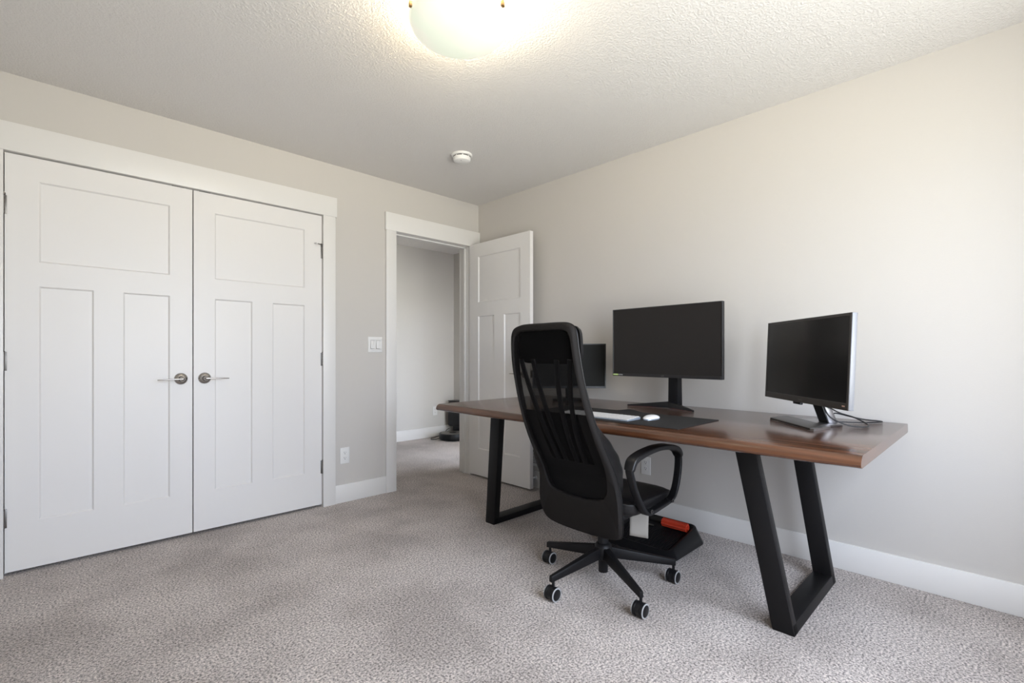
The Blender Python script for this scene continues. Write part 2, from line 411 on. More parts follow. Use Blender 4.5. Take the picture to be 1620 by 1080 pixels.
# ================================================================== doors
def door_slab(W, Ht, th=0.035):
    xs = [0, 0.119, 0.326, 0.448, 0.655, W] if W > 0.7 else [0, 0.119, 0.326, 0.448, 0.655, W]
    xs[4] = W-0.110
    zs = [0, 0.232, 1.392, 1.512, 1.913, Ht]
    bm = B(); rd, rw = 0.009, 0.007
    panels = [(1, 2, 1, 2), (3, 4, 1, 2), (1, 4, 3, 4)]
    def inpanel(i, j):
        return any(a <= i < b_ and c_ <= j < d for a, b_, c_, d in panels)
    for sgn in (-1, 1):
        y = sgn*th/2
        V = {}
        def vt(x, z, yy):
            k = (round(x, 5), round(z, 5), round(yy, 5))
            if k not in V: V[k] = bm.verts.new((x, yy, z))
            return V[k]
        for i in range(5):
            for j in range(5):
                if inpanel(i, j): continue
                bm.faces.new([vt(xs[i], zs[j], y), vt(xs[i+1], zs[j], y), vt(xs[i+1], zs[j+1], y), vt(xs[i], zs[j+1], y)])
        for a, b_, c_, d in panels:
            X0, X1, Z0, Z1 = xs[a], xs[b_], zs[c_], zs[d]
            yi = y-sgn*rd
            o4 = [(X0, Z0), (X1, Z0), (X1, Z1), (X0, Z1)]; i4 = [(X0+rw, Z0+rw), (X1-rw, Z0+rw), (X1-rw, Z1-rw), (X0+rw, Z1-rw)]
            ov = [bm.verts.new((p[0], y, p[1])) for p in o4]; iv = [bm.verts.new((p[0], yi, p[1])) for p in i4]
            for k in range(4): bm.faces.new((ov[k], ov[(k+1) % 4], iv[(k+1) % 4], iv[k]))
            bm.faces.new(iv)
    bmesh.ops.remove_doubles(bm, verts=bm.verts, dist=1e-5)
    # perimeter
    f = {}
    for a, b_ in (((0, 0), (W, 0)), ((W, 0), (W, Ht)), ((W, Ht), (0, Ht)), ((0, Ht), (0, 0))):
        bm.faces.new([bm.verts.new((a[0], -th/2, a[1])), bm.verts.new((b_[0], -th/2, b_[1])), bm.verts.new((b_[0], th/2, b_[1])), bm.verts.new((a[0], th/2, a[1]))])
    return bm

def make_handle(parent, x, z, dirx, y):
    """lever on the -y face at local y; dirx direction of the lever"""
    bm = B()
    M = Matrix.Translation((x, y, z)) @ Matrix.Rotation(PI/2, 4, 'X')
    lathe(bm, [(0.0335, 0), (0.0335, 0.004), (0.031, 0.009), (0.024, 0.013), (0.017, 0.015), (0.014, 0.02), (0.0135, 0.040), (0.0145, 0.045), (0.0138, 0.050), (0.0115, 0.055), (0.0075, 0.0585), (0.0035, 0.060), (0, 0.0604)], 36, M)
    h = obj('door_handle', bm, M_nickel, parent)
    bm = B()
    path = [Vector((x, y-0.052, z)), Vector((x+dirx*0.02, y-0.053, z)), Vector((x+dirx*0.05, y-0.053, z-0.001)), Vector((x+dirx*0.085, y-0.052, z-0.002)), Vector((x+dirx*0.118, y-0.049, z-0.003))]
    pp = catmull(path, 6)
    def rg(i, N):
        t_ = i/(N-1); hgt = 0.011-0.004*t_
        return rrect(0.0085-0.002*t_, 0.0042-0.0012*t_, 0.0028)
    sweep(bm, pp, rg, side=(0, -1, 0))
    obj('lever', bm, M_nickel, h)
    return h

def hinge(parent, x, z, y, pin=None):
    bm = B()
    for k in range(5):
        cyl(bm, (x, y, z-0.045+k*0.0182), (x, y, z-0.045+k*0.0182+0.0172), 0.0065, seg=14)
    lathe(bm, [(0.005, 0), (0.007, 0.002), (0.003, 0.006), (0, 0.0065)], 14, Matrix.Translation((x, y, z+0.046)))
    box(bm, (x-0.012, y+0.004, z-0.045), (x+0.012, y+0.008, z+0.046), 0.001)
    h = obj('hinge', bm, M_hinge, parent)
    if pin is not None:
        bm = B()
        cyl(bm, (x, y, z+0.050), (x+pin*0.012, y-0.004, z+0.052), 0.006, seg=10); cyl(bm, (x, y, z+0.046), (x, y, z+0.056), 0.0085, seg=14)
        cyl(bm, (x+pin*0.005, y-0.002, z+0.051), (x+pin*0.045, y-0.018, z+0.051), 0.003, seg=10)
        obj('pin_stop', bm, M_hinge, h)
        bm = B(); cyl(bm, (x+pin*0.045, y-0.018, z+0.051), (x+pin*0.053, y-0.021, z+0.051), 0.006, seg=12)
        obj('bumper', bm, M_plastic, h)
    return h

yd = YN+0.0185           # leaf centre so that its face sits flush with the wall
LW = (CL1-CL0-0.012)/2
for k in (0, 1):
    x0 = CL0+0.0035 if k == 0 else CL1-0.0035-LW+0.0005
    bm = door_slab(LW-0.0005, 2.028)
    if k == 0: M = Matrix.Identity(4)
    else:      # mirrored leaf
        M = Matrix.Translation((LW-0.0005, 0, 0)) @ Matrix.Scale(-1, 4, (1, 0, 0))
    bm.transform(M)
    d = struct('door_%d' % (k+1), bm, M_door)
    d.location = (x0, yd, 0.018)
    yl = -0.0175
    if k == 0:
        make_handle(d, LW-0.058, 0.912, -1, yl)
        hx = -0.004
    else:
        make_handle(d, 0.056, 0.912, 1, yl); hx = LW+0.003
    for q, hz in enumerate((1.775, 1.020, 0.262)):
        hinge(d, hx, hz, yl-0.006, pin=(-1 if q == 0 else None))
    bm = B(); box(bm, ((LW-0.10 if k == 0 else 0.03), -0.010, 2.0285), ((LW-0.04 if k == 0 else 0.09), 0.004, 2.0335), 0.001)
    obj('ball_catch', bm, M_slot, d)

# open bedroom door, hinged at the right jamb, standing open along the east wall
bm = door_slab(0.745, 2.028)
d3 = struct('door_3', bm, M_door)
d3.location = (2.772, 3.352, 0.016); d3.rotation_euler = (0, 0, -PI/2)   # local +x -> -y ; local -y -> -x
make_handle(d3, 0.745-0.060, 0.905, -1, -0.0175)
M180 = None
bm = B(); lathe(bm, [(0.0335, 0), (0.031, 0.009), (0.017, 0.015), (0.0135, 0.044), (0.013, 0.052), (0, 0.053)], 30, Matrix.Translation((0.685, 0.0175, 0.905)) @ Matrix.Rotation(-PI/2, 4, 'X'))
box(bm, (0.60, 0.0175+0.044, 0.898), (0.685, 0.0175+0.052, 0.910), 0.002)
obj('door_handle', bm, M_nickel, d3)
for hz in (1.775, 1.020, 0.262): hinge(d3, -0.006, hz, 0.020)
bm = B(); box(bm, (0.7452, -0.0125, 0.875), (0.7472, 0.0125, 0.932), 0.001); obj('latch_plate', bm, M_hinge, d3)
bm = B(); cyl(bm, (XE-BT, 2.645, 0.085), (XE-0.066, 2.645, 0.085), 0.0055); cyl(bm, (XE-0.066, 2.645, 0.085), (XE-0.080, 2.645, 0.085), 0.0095)
cyl(bm, (XE-BT, 2.645, 0.085), (XE-BT-0.006, 2.645, 0.085), 0.013)
tag(obj('door_stop', bm, M_plastic), 'small white peg door stop sticking out of the baseboard just past the open door edge', 'door stop')

# ================================================================== switch, outlets, vent, detector
def rot_plate(loc, axis):      # axis 'n': plate on a wall facing -y ; 'e': wall facing -x
    return 0.0 if axis == 'n' else -PI/2
def plate_mesh(w_, h_):
    bm = B(); box(bm, (-w_/2, -0.006, -h_/2), (w_/2, 0, h_/2), 0.003, 3); return bm
def outlet(label, loc, axis):
    t_ = thing('wall_outlet', label, 'outlet', loc, rot_plate(loc, axis))
    obj('cover_plate', plate_mesh(0.071, 0.117), M_plastic, t_)
    for dz in (0.0195, -0.0195):
        bm = B(); M = Matrix.Translation((0, -0.0055, dz)) @ Matrix.Rotation(PI/2, 4, 'X')
        t2 = bmesh.new(); pts = []
        for k in range(24):
            a = 2*PI*k/24; pts.append((max(-0.0145, min(0.0145, 0.0172*math.cos(a))), 0.0172*math.sin(a)*0.84))
        t2.free()
        prism(bm, pts, 0, 0.002, M=M); r_ = obj('receptacle', bm, M_plastic, t_)
        bm = B(); yq = -0.0078
        box(bm, (-0.0075, yq, dz+0.000), (-0.0055, yq+0.001, dz+0.009)); box(bm, (0.0052, yq, dz+0.001), (0.0070, yq+0.001, dz+0.008))
        cyl(bm, (0, yq, dz-0.006), (0, yq+0.001, dz-0.006), 0.0028, seg=12)
        obj('slots', bm, M_slot, r_)
    bm = B(); cyl(bm, (0, -0.0073, 0), (0, -0.0055, 0), 0.0028, seg=12); obj('screw', bm, M_plastic, t_)
    return t_
outlet('white duplex outlet on the wall between the closet and the doorway, above the baseboard', (1.596, YN, 0.337), 'n')
outlet('white duplex outlet on the wall under the desk, seen through the chair armrest', (XE, 1.664, 0.337), 'e')
outlet('white duplex outlet out in the hallway, partly behind the left desk corner', (3.714, HYN, 0.337), 'n')
t_ = thing('light_switch', 'white double rocker light switch beside the doorway', 'light switch', (1.838, YN, 1.148))
obj('cover_plate', plate_mesh(0.118, 0.117), M_plastic, t_)
for dx in (-0.023, 0.023):
    bm = B(); hexa(bm, [(dx-0.0165, -0.006, -0.0335), (dx+0.0165, -0.006, -0.0335), (dx+0.0165, -0.004, -0.0335), (dx-0.0165, -0.004, -0.0335),
                       (dx-0.0165, -0.006, 0.0335), (dx+0.0165, -0.006, 0.0335), (dx+0.0165, -0.004, 0.0335), (dx-0.0165, -0.004, 0.0335)])
    f_ = obj('rocker_frame', bm, M_plastic, t_)
    bm = B(); hexa(bm, [(dx-0.0150, -0.0125, -0.031), (dx+0.0150, -0.0125, -0.031), (dx+0.0150, -0.005, -0.031), (dx-0.0150, -0.005, -0.031),
                       (dx-0.0150, -0.0070, 0.031), (dx+0.0150, -0.0070, 0.031), (dx+0.0150, -0.005, 0.031), (dx-0.0150, -0.005, 0.031)], 0.0008)
    obj('rocker', bm, M_plastic, t_)
for dx in (-0.023, 0.023):
    for dz in (-0.048, 0.048):
        bm = B(); cyl(bm, (dx, -0.0075, dz), (dx, -0.0055, dz), 0.0028, seg=10); obj('screw', bm, M_plastic, t_)

t_ = thing('return_air_vent', 'white louvered return air vent low on the wall behind the open door', 'vent', (XE, 2.78, 0.20), -PI/2)
bm = B(); W2, Hv = 0.19, 0.20
box(bm, (-W2, -0.008, -0.03), (-W2+0.022, 0, Hv), 0.002); box(bm, (W2-0.022, -0.008, -0.03), (W2, 0, Hv), 0.002)
box(bm, (-W2, -0.008, -0.03), (W2, 0, -0.006), 0.002); box(bm, (-W2, -0.008, Hv-0.022), (W2, 0, Hv), 0.002)
obj('frame', bm, M_plastic, t_)
bm = B(); zz = 0.0
while zz < Hv-0.026:
    hexa(bm, [(-W2+0.022, -0.007, zz), (W2-0.022, -0.007, zz), (W2-0.022, -0.001, zz+0.006), (-W2+0.022, -0.001, zz+0.006),
              (-W2+0.022, -0.007, zz+0.0015), (W2-0.022, -0.007, zz+0.0015), (W2-0.022, -0.001, zz+0.0075), (-W2+0.022, -0.001, zz+0.0075)]); zz += 0.0125
obj('louvers', bm, M_plastic, t_)
bm = B(); box(bm, (-W2+0.022, -0.0008, -0.006), (W2-0.022, -0.0002, Hv-0.022)); obj('dark_backing', bm, M_slot, t_)

t_ = thing('smoke_detector', 'round white smoke detector on the ceiling near the doorway corner', 'smoke detector', (2.062, 2.590, H))
bm = B(); lathe(bm, [(0.071, 0), (0.071, -0.007), (0.068, -0.012), (0.062, -0.014), (0.057, -0.0145)], 48); obj('base', bm, M_plastic, t_)
bm = B(); lathe(bm, [(0.0585, -0.013), (0.0585, -0.022)], 48); obj('gap_ring', bm, M_slot, t_)
bm = B(); lathe(bm, [(0.059, -0.0205), (0.059, -0.034), (0.054, -0.044), (0.042, -0.050), (0.022, -0.0525), (0, -0.053)], 48)
for k in range(8):
    a = k*PI/4+0.2; box(bm, (-0.004, -0.0015, -0.0215), (0.004, 0.0015, -0.0155), M=Matrix.Rotation(a, 4, 'Z') @ Matrix.Translation((0.0575, 0, 0)) @ Matrix.Rotation(PI/2, 4, 'Z'))
cv = obj('cover', bm, M_plastic, t_)
bm = B(); box(bm, (-0.012, -0.003, -0.0535), (0.012, 0.003, -0.0505), 0.001, M=Matrix.Translation((-0.020, -0.022, 0.002)) @ Matrix.Rotation(0.4, 4, 'Z')); obj('test_button', bm, M_greyring, cv)

# ceiling lamp
LX, LY = 1.158, 1.469
t_ = thing('ceiling_light', 'round flush ceiling light with frosted glass bowl and bronze clips', 'ceiling light', (LX, LY, H))
bm = B(); lathe(bm, [(0.17, 0), (0.17, -0.010), (0.165, -0.020), (0.05, -0.022), (0.045, -0.055), (0, -0.056)], 48); obj('canopy', bm, M_plastic, t_)
bm = B()
pr = [(0.192*math.sin(a), -0.080-0.085*(1-0.0)*(math.cos(a))) for a in [0, .12, .25, .4, .55, .7, .85, 1.0, 1.15, 1.3, 1.42, PI/2]]
pin_ = [(max(r-0.004, 0), z+0.005) for r, z in pr]
lathe(bm, pr+pin_[::-1], 56, cap=False); obj('glass_bowl', bm, M_bowl, t_)
base_a = math.atan2(1.607-LY, 1.294-LX)
for k in range(3):
    a = base_a+k*2*PI/3; M = Matrix.Rotation(a, 4, 'Z')
    bm = B(); box(bm, (0.186, -0.008, -0.092), (0.200, 0.008, -0.072), 0.003, 2, M); box(bm, (0.150, -0.005, -0.022), (0.156, 0.005, -0.0), 0, 2, M)
    sweep(bm, [M @ Vector(p) for p in ((0.153, 0, -0.016), (0.185, 0, -0.030), (0.197, 0, -0.055), (0.197, 0, -0.078))], lambda i, N: circ(0.0025, 8))
    obj('clip', bm, M_brass, t_)
for k in range(3):
    a = base_a+0.5+k*2*PI/3; p = Vector((0.085*math.cos(a), 0.085*math.sin(a), -0.085))
    bm = B(); cyl(bm, p*0.55+Vector((0, 0, -0.02)), p, 0.012, 0.014); 
    bs = obj('bulb_socket', bm, M_plastic, t_)
    bm = B(); bmesh.ops.create_uvsphere(bm, u_segments=16, v_segments=10, radius=0.026); bmesh.ops.translate(bm, verts=bm.verts, vec=p+Vector((0.02*math.cos(a), 0.02*math.sin(a), -0.004))); obj('bulb', bm, M_bulb, bs)
    l = bpy.data.lights.new('bulb_light', 'POINT'); l.energy = LAMP_W; l.color = (1.0, 0.87, 0.62); l.shadow_soft_size = 0.03
    lo = bpy.data.objects.new('bulb_light', l); C.objects.link(lo); lo.parent = t_; lo.location = (0.115*math.cos(a), 0.115*math.sin(a), -0.060)

# ================================================================== desk
DT, DBm = 0.757, 0.717
desk = thing('desk', 'long dark walnut live-edge desk on black trapezoid metal legs along the right wall', 'desk', (2.32, 1.42, 0))
bm = B(); ys = [0.310+k*(2.535-0.310)/60 for k in range(61)]; rings = []
def wob(y): return 0.006*math.sin(y*3.1+0.6)+0.0035*math.sin(y*8.3)+0.0015*math.sin(y*23)
for y in ys:
    f_ = wob(y); g_ = wob(y+5)*0.8
    prof = [(1.812+f_, DBm), (1.803+f_, DBm+0.004), (1.7985+f_, DBm+0.012), (1.801+f_*1.1, DBm+0.022), (1.808+f_*1.1, DBm+0.031), (1.817+f_*1.1, DBm+0.037), (1.828+f_, DT),
            (2.823+g_, DT), (2.829+g_, DT-0.003), (2.833+g_, DT-0.02), (2.835+g_, DBm+0.004), (2.828+g_, DBm)]
    rings.append([bm.verts.new((x-2.32, y-1.42, z)) for x, z in prof])
for A, Bq in zip(rings, rings[1:]):
    for k in range(12): bm.faces.new((A[k], A[(k+1) % 12], Bq[(k+1) % 12], Bq[k]))
bm.faces.new(rings[0][::-1]); bm.faces.new(rings[-1])
obj('tabletop', bm, M_wood, desk, angle=28)
def desk_leg(yb, s):
    """yb: y of the -y side at floor; s: lean in +y per metre"""
    L = B(); wd, th = 0.079, 0.046
    top = DBm
    def P8(xa0, xa1, xb0, xb1, z0, z1):
        ya, yb_ = yb+s*z0, yb+s*z1
        return [(xa0-2.32, ya-1.42, z0), (xa1-2.32, ya-1.42, z0), (xa1-2.32, ya+wd-1.42, z0), (xa0-2.32, ya+wd-1.42, z0),
                (xb0-2.32, yb_-1.42, z1), (xb1-2.32, yb_-1.42, z1), (xb1-2.32, yb_+wd-1.42, z1), (xb0-2.32, yb_+wd-1.42, z1)]
    up = 0.050/0.717
    hexa(L, P8(2.045, 2.045+th, 2.045-up*top, 2.045+th-up*top, 0.0, top-0.006), 0.0025)
    hexa(L, P8(2.682-th, 2.682, 2.682-th+up*top, 2.682+up*top, 0.0, top-0.006), 0.0025)
    hexa(L, P8(2.046, 2.681, 2.046, 2.681, 0.0004, 0.040), 0.0025)
    yt = yb+s*top
    box(L, (1.95-2.32, yt-0.005-1.42, top-0.006), (2.76-2.32, yt+wd+0.005-1.42, top-0.0002), 0.001)
    return obj('leg', L, M_steel, desk)
desk_leg(0.557, 0.180); desk_leg(2.249, -0.150)

# ================================================================== monitors
def monitor(name, label, loc, rotz, W, Ht, zc, depth, bz, chin, mats, screen_m, tilt=0.0, group=None, yoff=0.0, xoff=0.0):
    """local: faces -y; base centre at origin; screen plane at y=-yoff"""
    t_ = thing(name, label, 'monitor', loc, rotz, group)
    M = Matrix.Translation((xoff, yoff, zc)) @ Matrix.Rotation(tilt, 4, 'X')
    bm = B(); box(bm, (-W/2, 0, -Ht/2), (W/2, depth, Ht/2), 0.003, 2, M)
    hexs = [(-W*0.36, depth-0.002, -Ht*0.36), (W*0.36, depth-0.002, -Ht*0.36), (W*0.22, depth+0.03, -Ht*0.25), (-W*0.22, depth+0.03, -Ht*0.25),
            (-W*0.36, depth-0.002, Ht*0.36), (W*0.36, depth-0.002, Ht*0.36), (W*0.22, depth+0.03, Ht*0.25), (-W*0.22, depth+0.03, Ht*0.25)]
    hexa(bm, [M @ Vector(p) for p in hexs], 0.004)
    obj('housing', bm, mats['back'], t_)
    bm = B(); f = 0.0025
    box(bm, (-W/2, -f, -Ht/2), (-W/2+bz, 0, Ht/2), 0.001, 1, M); box(bm, (W/2-bz, -f, -Ht/2), (W/2, 0, Ht/2), 0.001, 1, M)
    box(bm, (-W/2+bz, -f, Ht/2-bz), (W/2-bz, 0, Ht/2), 0.001, 1, M); box(bm, (-W/2+bz, -f, -Ht/2), (W/2-bz, 0, -Ht/2+chin), 0.001, 1, M)
    bzl = obj('bezel', bm, mats['bezel'], t_)
    bm = B(); box(bm, (-W/2+bz, -0.0012, -Ht/2+chin), (W/2-bz, 0.0005, Ht/2-bz), 0, 1, M); obj('screen', bm, screen_m, t_)
    return t_, M, bzl

# centre 32-inch class screen
mc = {'back': M_bezel, 'bezel': M_bezel}
R2 = math.radians(-93.2)
bx, by = 2.625, 1.372
m2, M2, bz2 = monitor('monitor', 'large centre monitor on a black V-shaped stand behind the desk mat', (bx, by, DT), R2, 0.700, 0.412, 0.388, 0.020, 0.007, 0.018, mc, M_screen, yoff=-0.065)
bm = B()   # column
hexa(bm, [(0.000, -0.010, 0.010), (0.062, -0.010, 0.010), (0.070, 0.030, 0.010), (-0.004, 0.030, 0.010), (0.004, -0.010, 0.42), (0.058, -0.010, 0.42), (0.062, 0.030, 0.42), (0.000, 0.030, 0.42)], 0.004)
box(bm, (-0.03, -0.045, 0.33), (0.07, -0.008, 0.43), 0.004)
obj('stand_column', bm, M_blackplastic, m2)
def tipx(sx): return 0.180 if sx > 0 else -0.246
def vleg(sx):
    bm = B(); X_ = tipx(sx)
    hexa(bm, [(0.005, -0.026, 0.006), (X_, -0.062, 0.001), (X_+sx*0.004, -0.048, 0.001), (0.005, 0.040, 0.002),
              (0.005, -0.020, 0.042), (X_, -0.060, 0.010), (X_+sx*0.002, -0.050, 0.010), (0.005, 0.028, 0.042)], 0.0015)
    return bm
for sx in (-1, 1):
    lg = obj('stand_leg', vleg(sx), M_blackplastic, m2)
    bm = B(); Q_ = tipx(sx)*0.97; hexa(bm, [(sx*0.02, -0.0285, 0.005), (Q_, -0.0625, 0.001), (Q_, -0.058, 0.001), (sx*0.02, -0.018, 0.005),
                        (sx*0.02, -0.0285, 0.008), (Q_, -0.0625, 0.0025), (Q_, -0.058, 0.0025), (sx*0.02, -0.018, 0.008)]); obj('red_accent', bm, M_red, lg, label='dark red accent strip under the stand leg')
TX = M2 @ Matrix.Rotation(PI/2, 4, 'X')
bm = B(); box(bm, (-0.345, -0.0031, -0.2015), (-0.309, -0.0026, -0.1925), 0, 1, M2); st = obj('badge', bm, M_sticker, bz2, label='small lime green sticker')
text('badge_lettering', 'NVIDIA', 0.0085, M_white, bz2, Matrix.Translation((0, -0.0033, 0)) @ M2 @ Matrix.Translation((-0.327, 0, -0.197)) @ Matrix.Rotation(PI/2, 4, 'X'))
text('badge_lettering', 'G-SYNC', 0.0095, M_white, bz2, Matrix.Translation((0, -0.0028, 0)) @ M2 @ Matrix.Translation((-0.290, 0, -0.197)) @ Matrix.Rotation(PI/2, 4, 'X'))
M_faint = mat('faint_logo', (0.12, 0.11, 0.105), 0.4)
text('logo', 'LG', 0.014, M_faint, bz2, Matrix.Translation((0, -0.0028, 0)) @ M2 @ Matrix.Translation((0.0, 0, -0.197)) @ Matrix.Rotation(PI/2, 4, 'X'))

# right-hand angled screen
ms = {'back': M_silver, 'bezel': M_bezelgrey}
ang3 = math.atan2(-(0.863-0.412), -(2.693-2.214))   # local +x direction (left to right as seen)
cx3, cy3 = (2.693+2.214)/2, (0.863+0.412)/2
nb = (math.sin(-ang3), 0)
# local +y (behind the screen) in world
ly = Vector((-math.sin(ang3), math.cos(ang3), 0)); lx = Vector((math.cos(ang3), math.sin(ang3), 0))
base3 = Vector((cx3, cy3, 0))+ly*0.085
m3, M3, bz3 = monitor('monitor', 'silver-edged monitor on a slab base at the right end of the desk', (base3.x, base3.y, DT), ang3, 0.655, 0.378, 0.287, 0.021, 0.012, 0.028, ms, M_screen3, tilt=math.radians(-2.4), yoff=-0.085)
bm = B(); prism(bm, [(-0.16, -0.150), (0.185, -0.157), (0.10, -0.035), (-0.245, -0.028)], 0.003, 0.011, 0.001)
bs3 = obj('base_slab', bm, M_bezelgrey, m3)
bm = B(); prism(bm, [(-0.161, -0.151), (0.186, -0.158), (0.101, -0.034), (-0.246, -0.027)], 0.0, 0.0028); prism(bm, [(0.101, -0.034), (0.186, -0.158), (0.2, -0.150), (0.112, -0.028)], 0.0, 0.0105)
obj('chrome_edge', bm, M_chrome, bs3, label='chrome edging')
bm = B(); prism(bm, [(-0.14, -0.027), (0.08, -0.033), (0.055, 0.055), (0.02, 0.078), (-0.11, 0.06)], 0.0, 0.010, 0.001)
hexa(bm, [(-0.035, 0.012, 0.010), (0.035, 0.012, 0.010), (0.035, 0.050, 0.010), (-0.035, 0.050, 0.010), (-0.035, -0.045, 0.17), (0.035, -0.045, 0.17), (0.035, -0.015, 0.17), (-0.035, -0.015, 0.17)], 0.003)
obj('stand_neck', bm, M_chrome, m3, label='chrome neck and foot')
bm = B(); hexa(bm, [(-0.0345, 0.007, 0.0105), (0.0345, 0.007, 0.0105), (0.0345, 0.012, 0.0105), (-0.0345, 0.012, 0.0105), (-0.0345, -0.049, 0.165), (0.0345, -0.049, 0.165), (0.0345, -0.044, 0.165), (-0.0345, -0.044, 0.165)]); obj('neck_face', bm, M_blackplastic, m3, label='glossy black neck front')
bm = B(); box(bm, (-0.075, 0.004, -0.200), (-0.015, 0.02, -0.187), 0.004, 2, M3); obj('sensor_pod', bm, M_blackplastic, m3)
text('logo', 'BenQ', 0.013, M_faint, bz3, Matrix.Translation((0, -0.0029, 0)) @ M3 @ Matrix.Translation((0.0, 0, -0.175)) @ Matrix.Rotation(PI/2, 4, 'X'))
bm = B()
for k in range(3): box(bm, (0.292+k*0.006, -0.0032, -0.176), (0.296+k*0.006, -0.0026, -0.171), 0, 1, M3)
obj('indicator_marks', bm, M_redlabel, bz3)

# far left screen, mostly behind the chair back
R1 = math.radians(-44.44)
c1 = (2.62, 2.115)
m1, M1, bz1 = monitor('monitor', 'small black monitor on the far left of the desk behind the chair back', (c1[0], c1[1], DT), R1, 0.500, 0.303, 0.237, 0.018, 0.008, 0.014, mc, M_screen1, yoff=-0.05)
bm = B(); box(bm, (-0.02, -0.012, 0.012), (0.02, 0.012, 0.22), 0.003); obj('stand_column', bm, M_blackplastic, m1)
bm = B(); prism(bm, [(0.11*math.cos(k*PI/16), -0.01+0.08*math.sin(k*PI/16)) for k in range(32)], 0.0, 0.011, 0.003); obj('stand_base', bm, M_blackplastic, m1)

# ================================================================== desk mat, keyboard, mouse, cables
bm = B(); nx, ny = 26, 80; x0, x1, ym0, ym1 = 1.905, 2.318, 0.955, 1.86
def mz(x, y):
    v_ = (x-x0)/(x1-x0); k = math.exp(-((y-1.44)/0.055)**2)*max(0, (v_-0.72)/0.28)**1.6
    return 0.011*k
top = [[bm.verts.new((x0+(x1-x0)*i/nx, ym0+(ym1-ym0)*j/ny, DT+0.0030+mz(x0+(x1-x0)*i/nx, ym0+(ym1-ym0)*j/ny))) for j in range(ny+1)] for i in range(nx+1)]
bot = [[bm.verts.new((v.co.x, v.co.y, v.co.z-0.0026)) for v in r_] for r_ in top]
for i in range(nx):
    for j in range(ny):
        bm.faces.new((top[i][j], top[i+1][j], top[i+1][j+1], top[i][j+1])); bm.faces.new((bot[i][j], bot[i][j+1], bot[i+1][j+1], bot[i+1][j]))
for i in range(nx):
    bm.faces.new((top[i][0], bot[i][0], bot[i+1][0], top[i+1][0])); bm.faces.new((top[i][ny], top[i+1][ny], bot[i+1][ny], bot[i][ny]))
for j in range(ny):
    bm.faces.new((top[0][j], top[0][j+1], bot[0][j+1], bot[0][j])); bm.faces.new((top[nx][j], bot[nx][j], bot[nx][j+1], top[nx][j+1]))
tag(obj('desk_mat', bm, M_mat, origin=((x0+x1)/2, (ym0+ym1)/2, DT)), 'long thin black desk mat under the keyboard and mouse', 'desk mat')

KZ = DT+0.0032
kb = thing('keyboard', 'slim white keyboard with aluminium edge on the desk mat', 'keyboard', (2.008, 1.434, KZ), -PI/2)
bm = B(); hexa(bm, [(-0.209, -0.0575, 0.0), (0.209, -0.0575, 0.0), (0.209, 0.0575, 0.0), (-0.209, 0.0575, 0.0), (-0.209, -0.0575, 0.005), (0.209, -0.0575, 0.005), (0.209, 0.0575, 0.012), (-0.209, 0.0575, 0.012)], 0.0015)
obj('case', bm, M_alu, kb)
bm = B(); hexa(bm, [(-0.2075, -0.056, 0.0050), (0.2075, -0.056, 0.0050), (0.2075, 0.056, 0.0118), (-0.2075, 0.056, 0.0118), (-0.2075, -0.056, 0.0054), (0.2075, -0.056, 0.0054), (0.2075, 0.056, 0.0123), (-0.2075, 0.056, 0.0123)])
obj('deck', bm, M_deck, kb)
first = None
for r_ in range(5):
    for c_ in range(19):
        x_ = -0.195+c_*0.02167; y_ = -0.044+r_*0.022; z_ = 0.0058+(y_+0.0575)/0.115*0.0066
        if first is None:
            kbm = B(); box(kbm, (-0.0093, -0.0095, 0), (0.0093, 0.0095, 0.0028), 0.0009, 2)
            kk = obj('key', kbm, M_key, kb); first = kk
        else:
            kk = first.copy(); C.objects.link(kk); kk.parent = kb
        kk.location = (x_, y_, z_); kk.rotation_euler = (0.0605, 0, 0)

ms_ = thing('mouse', 'white low-profile computer mouse on the desk mat', 'mouse', (2.105, 1.190, KZ), -PI/2)
bm = B(); t2 = bmesh.new(); bmesh.ops.create_uvsphere(t2, u_segments=32, v_segments=20, radius=1.0)
for v in t2.verts:
    x_, y_, z_ = v.co
    sx = math.copysign(abs(x_)**0.85, x_); sy = math.copysign(abs(y_)**0.85, y_)
    v.co = Vector((sx*0.0288, sy*0.0565, max(z_, 0)*0.017*(1-0.25*y_*y_)+0.0055))
merge(bm, t2); obj('shell', bm, M_white, ms_, angle=60)
bm = B(); pts = [(0.0272*math.copysign(abs(math.cos(a))**0.85, math.cos(a)), 0.0545*math.copysign(abs(math.sin(a))**0.85, math.sin(a))) for a in [2*PI*k/40 for k in range(40)]]
prism(bm, pts, 0.0, 0.0056); obj('base', bm, M_alu, ms_)

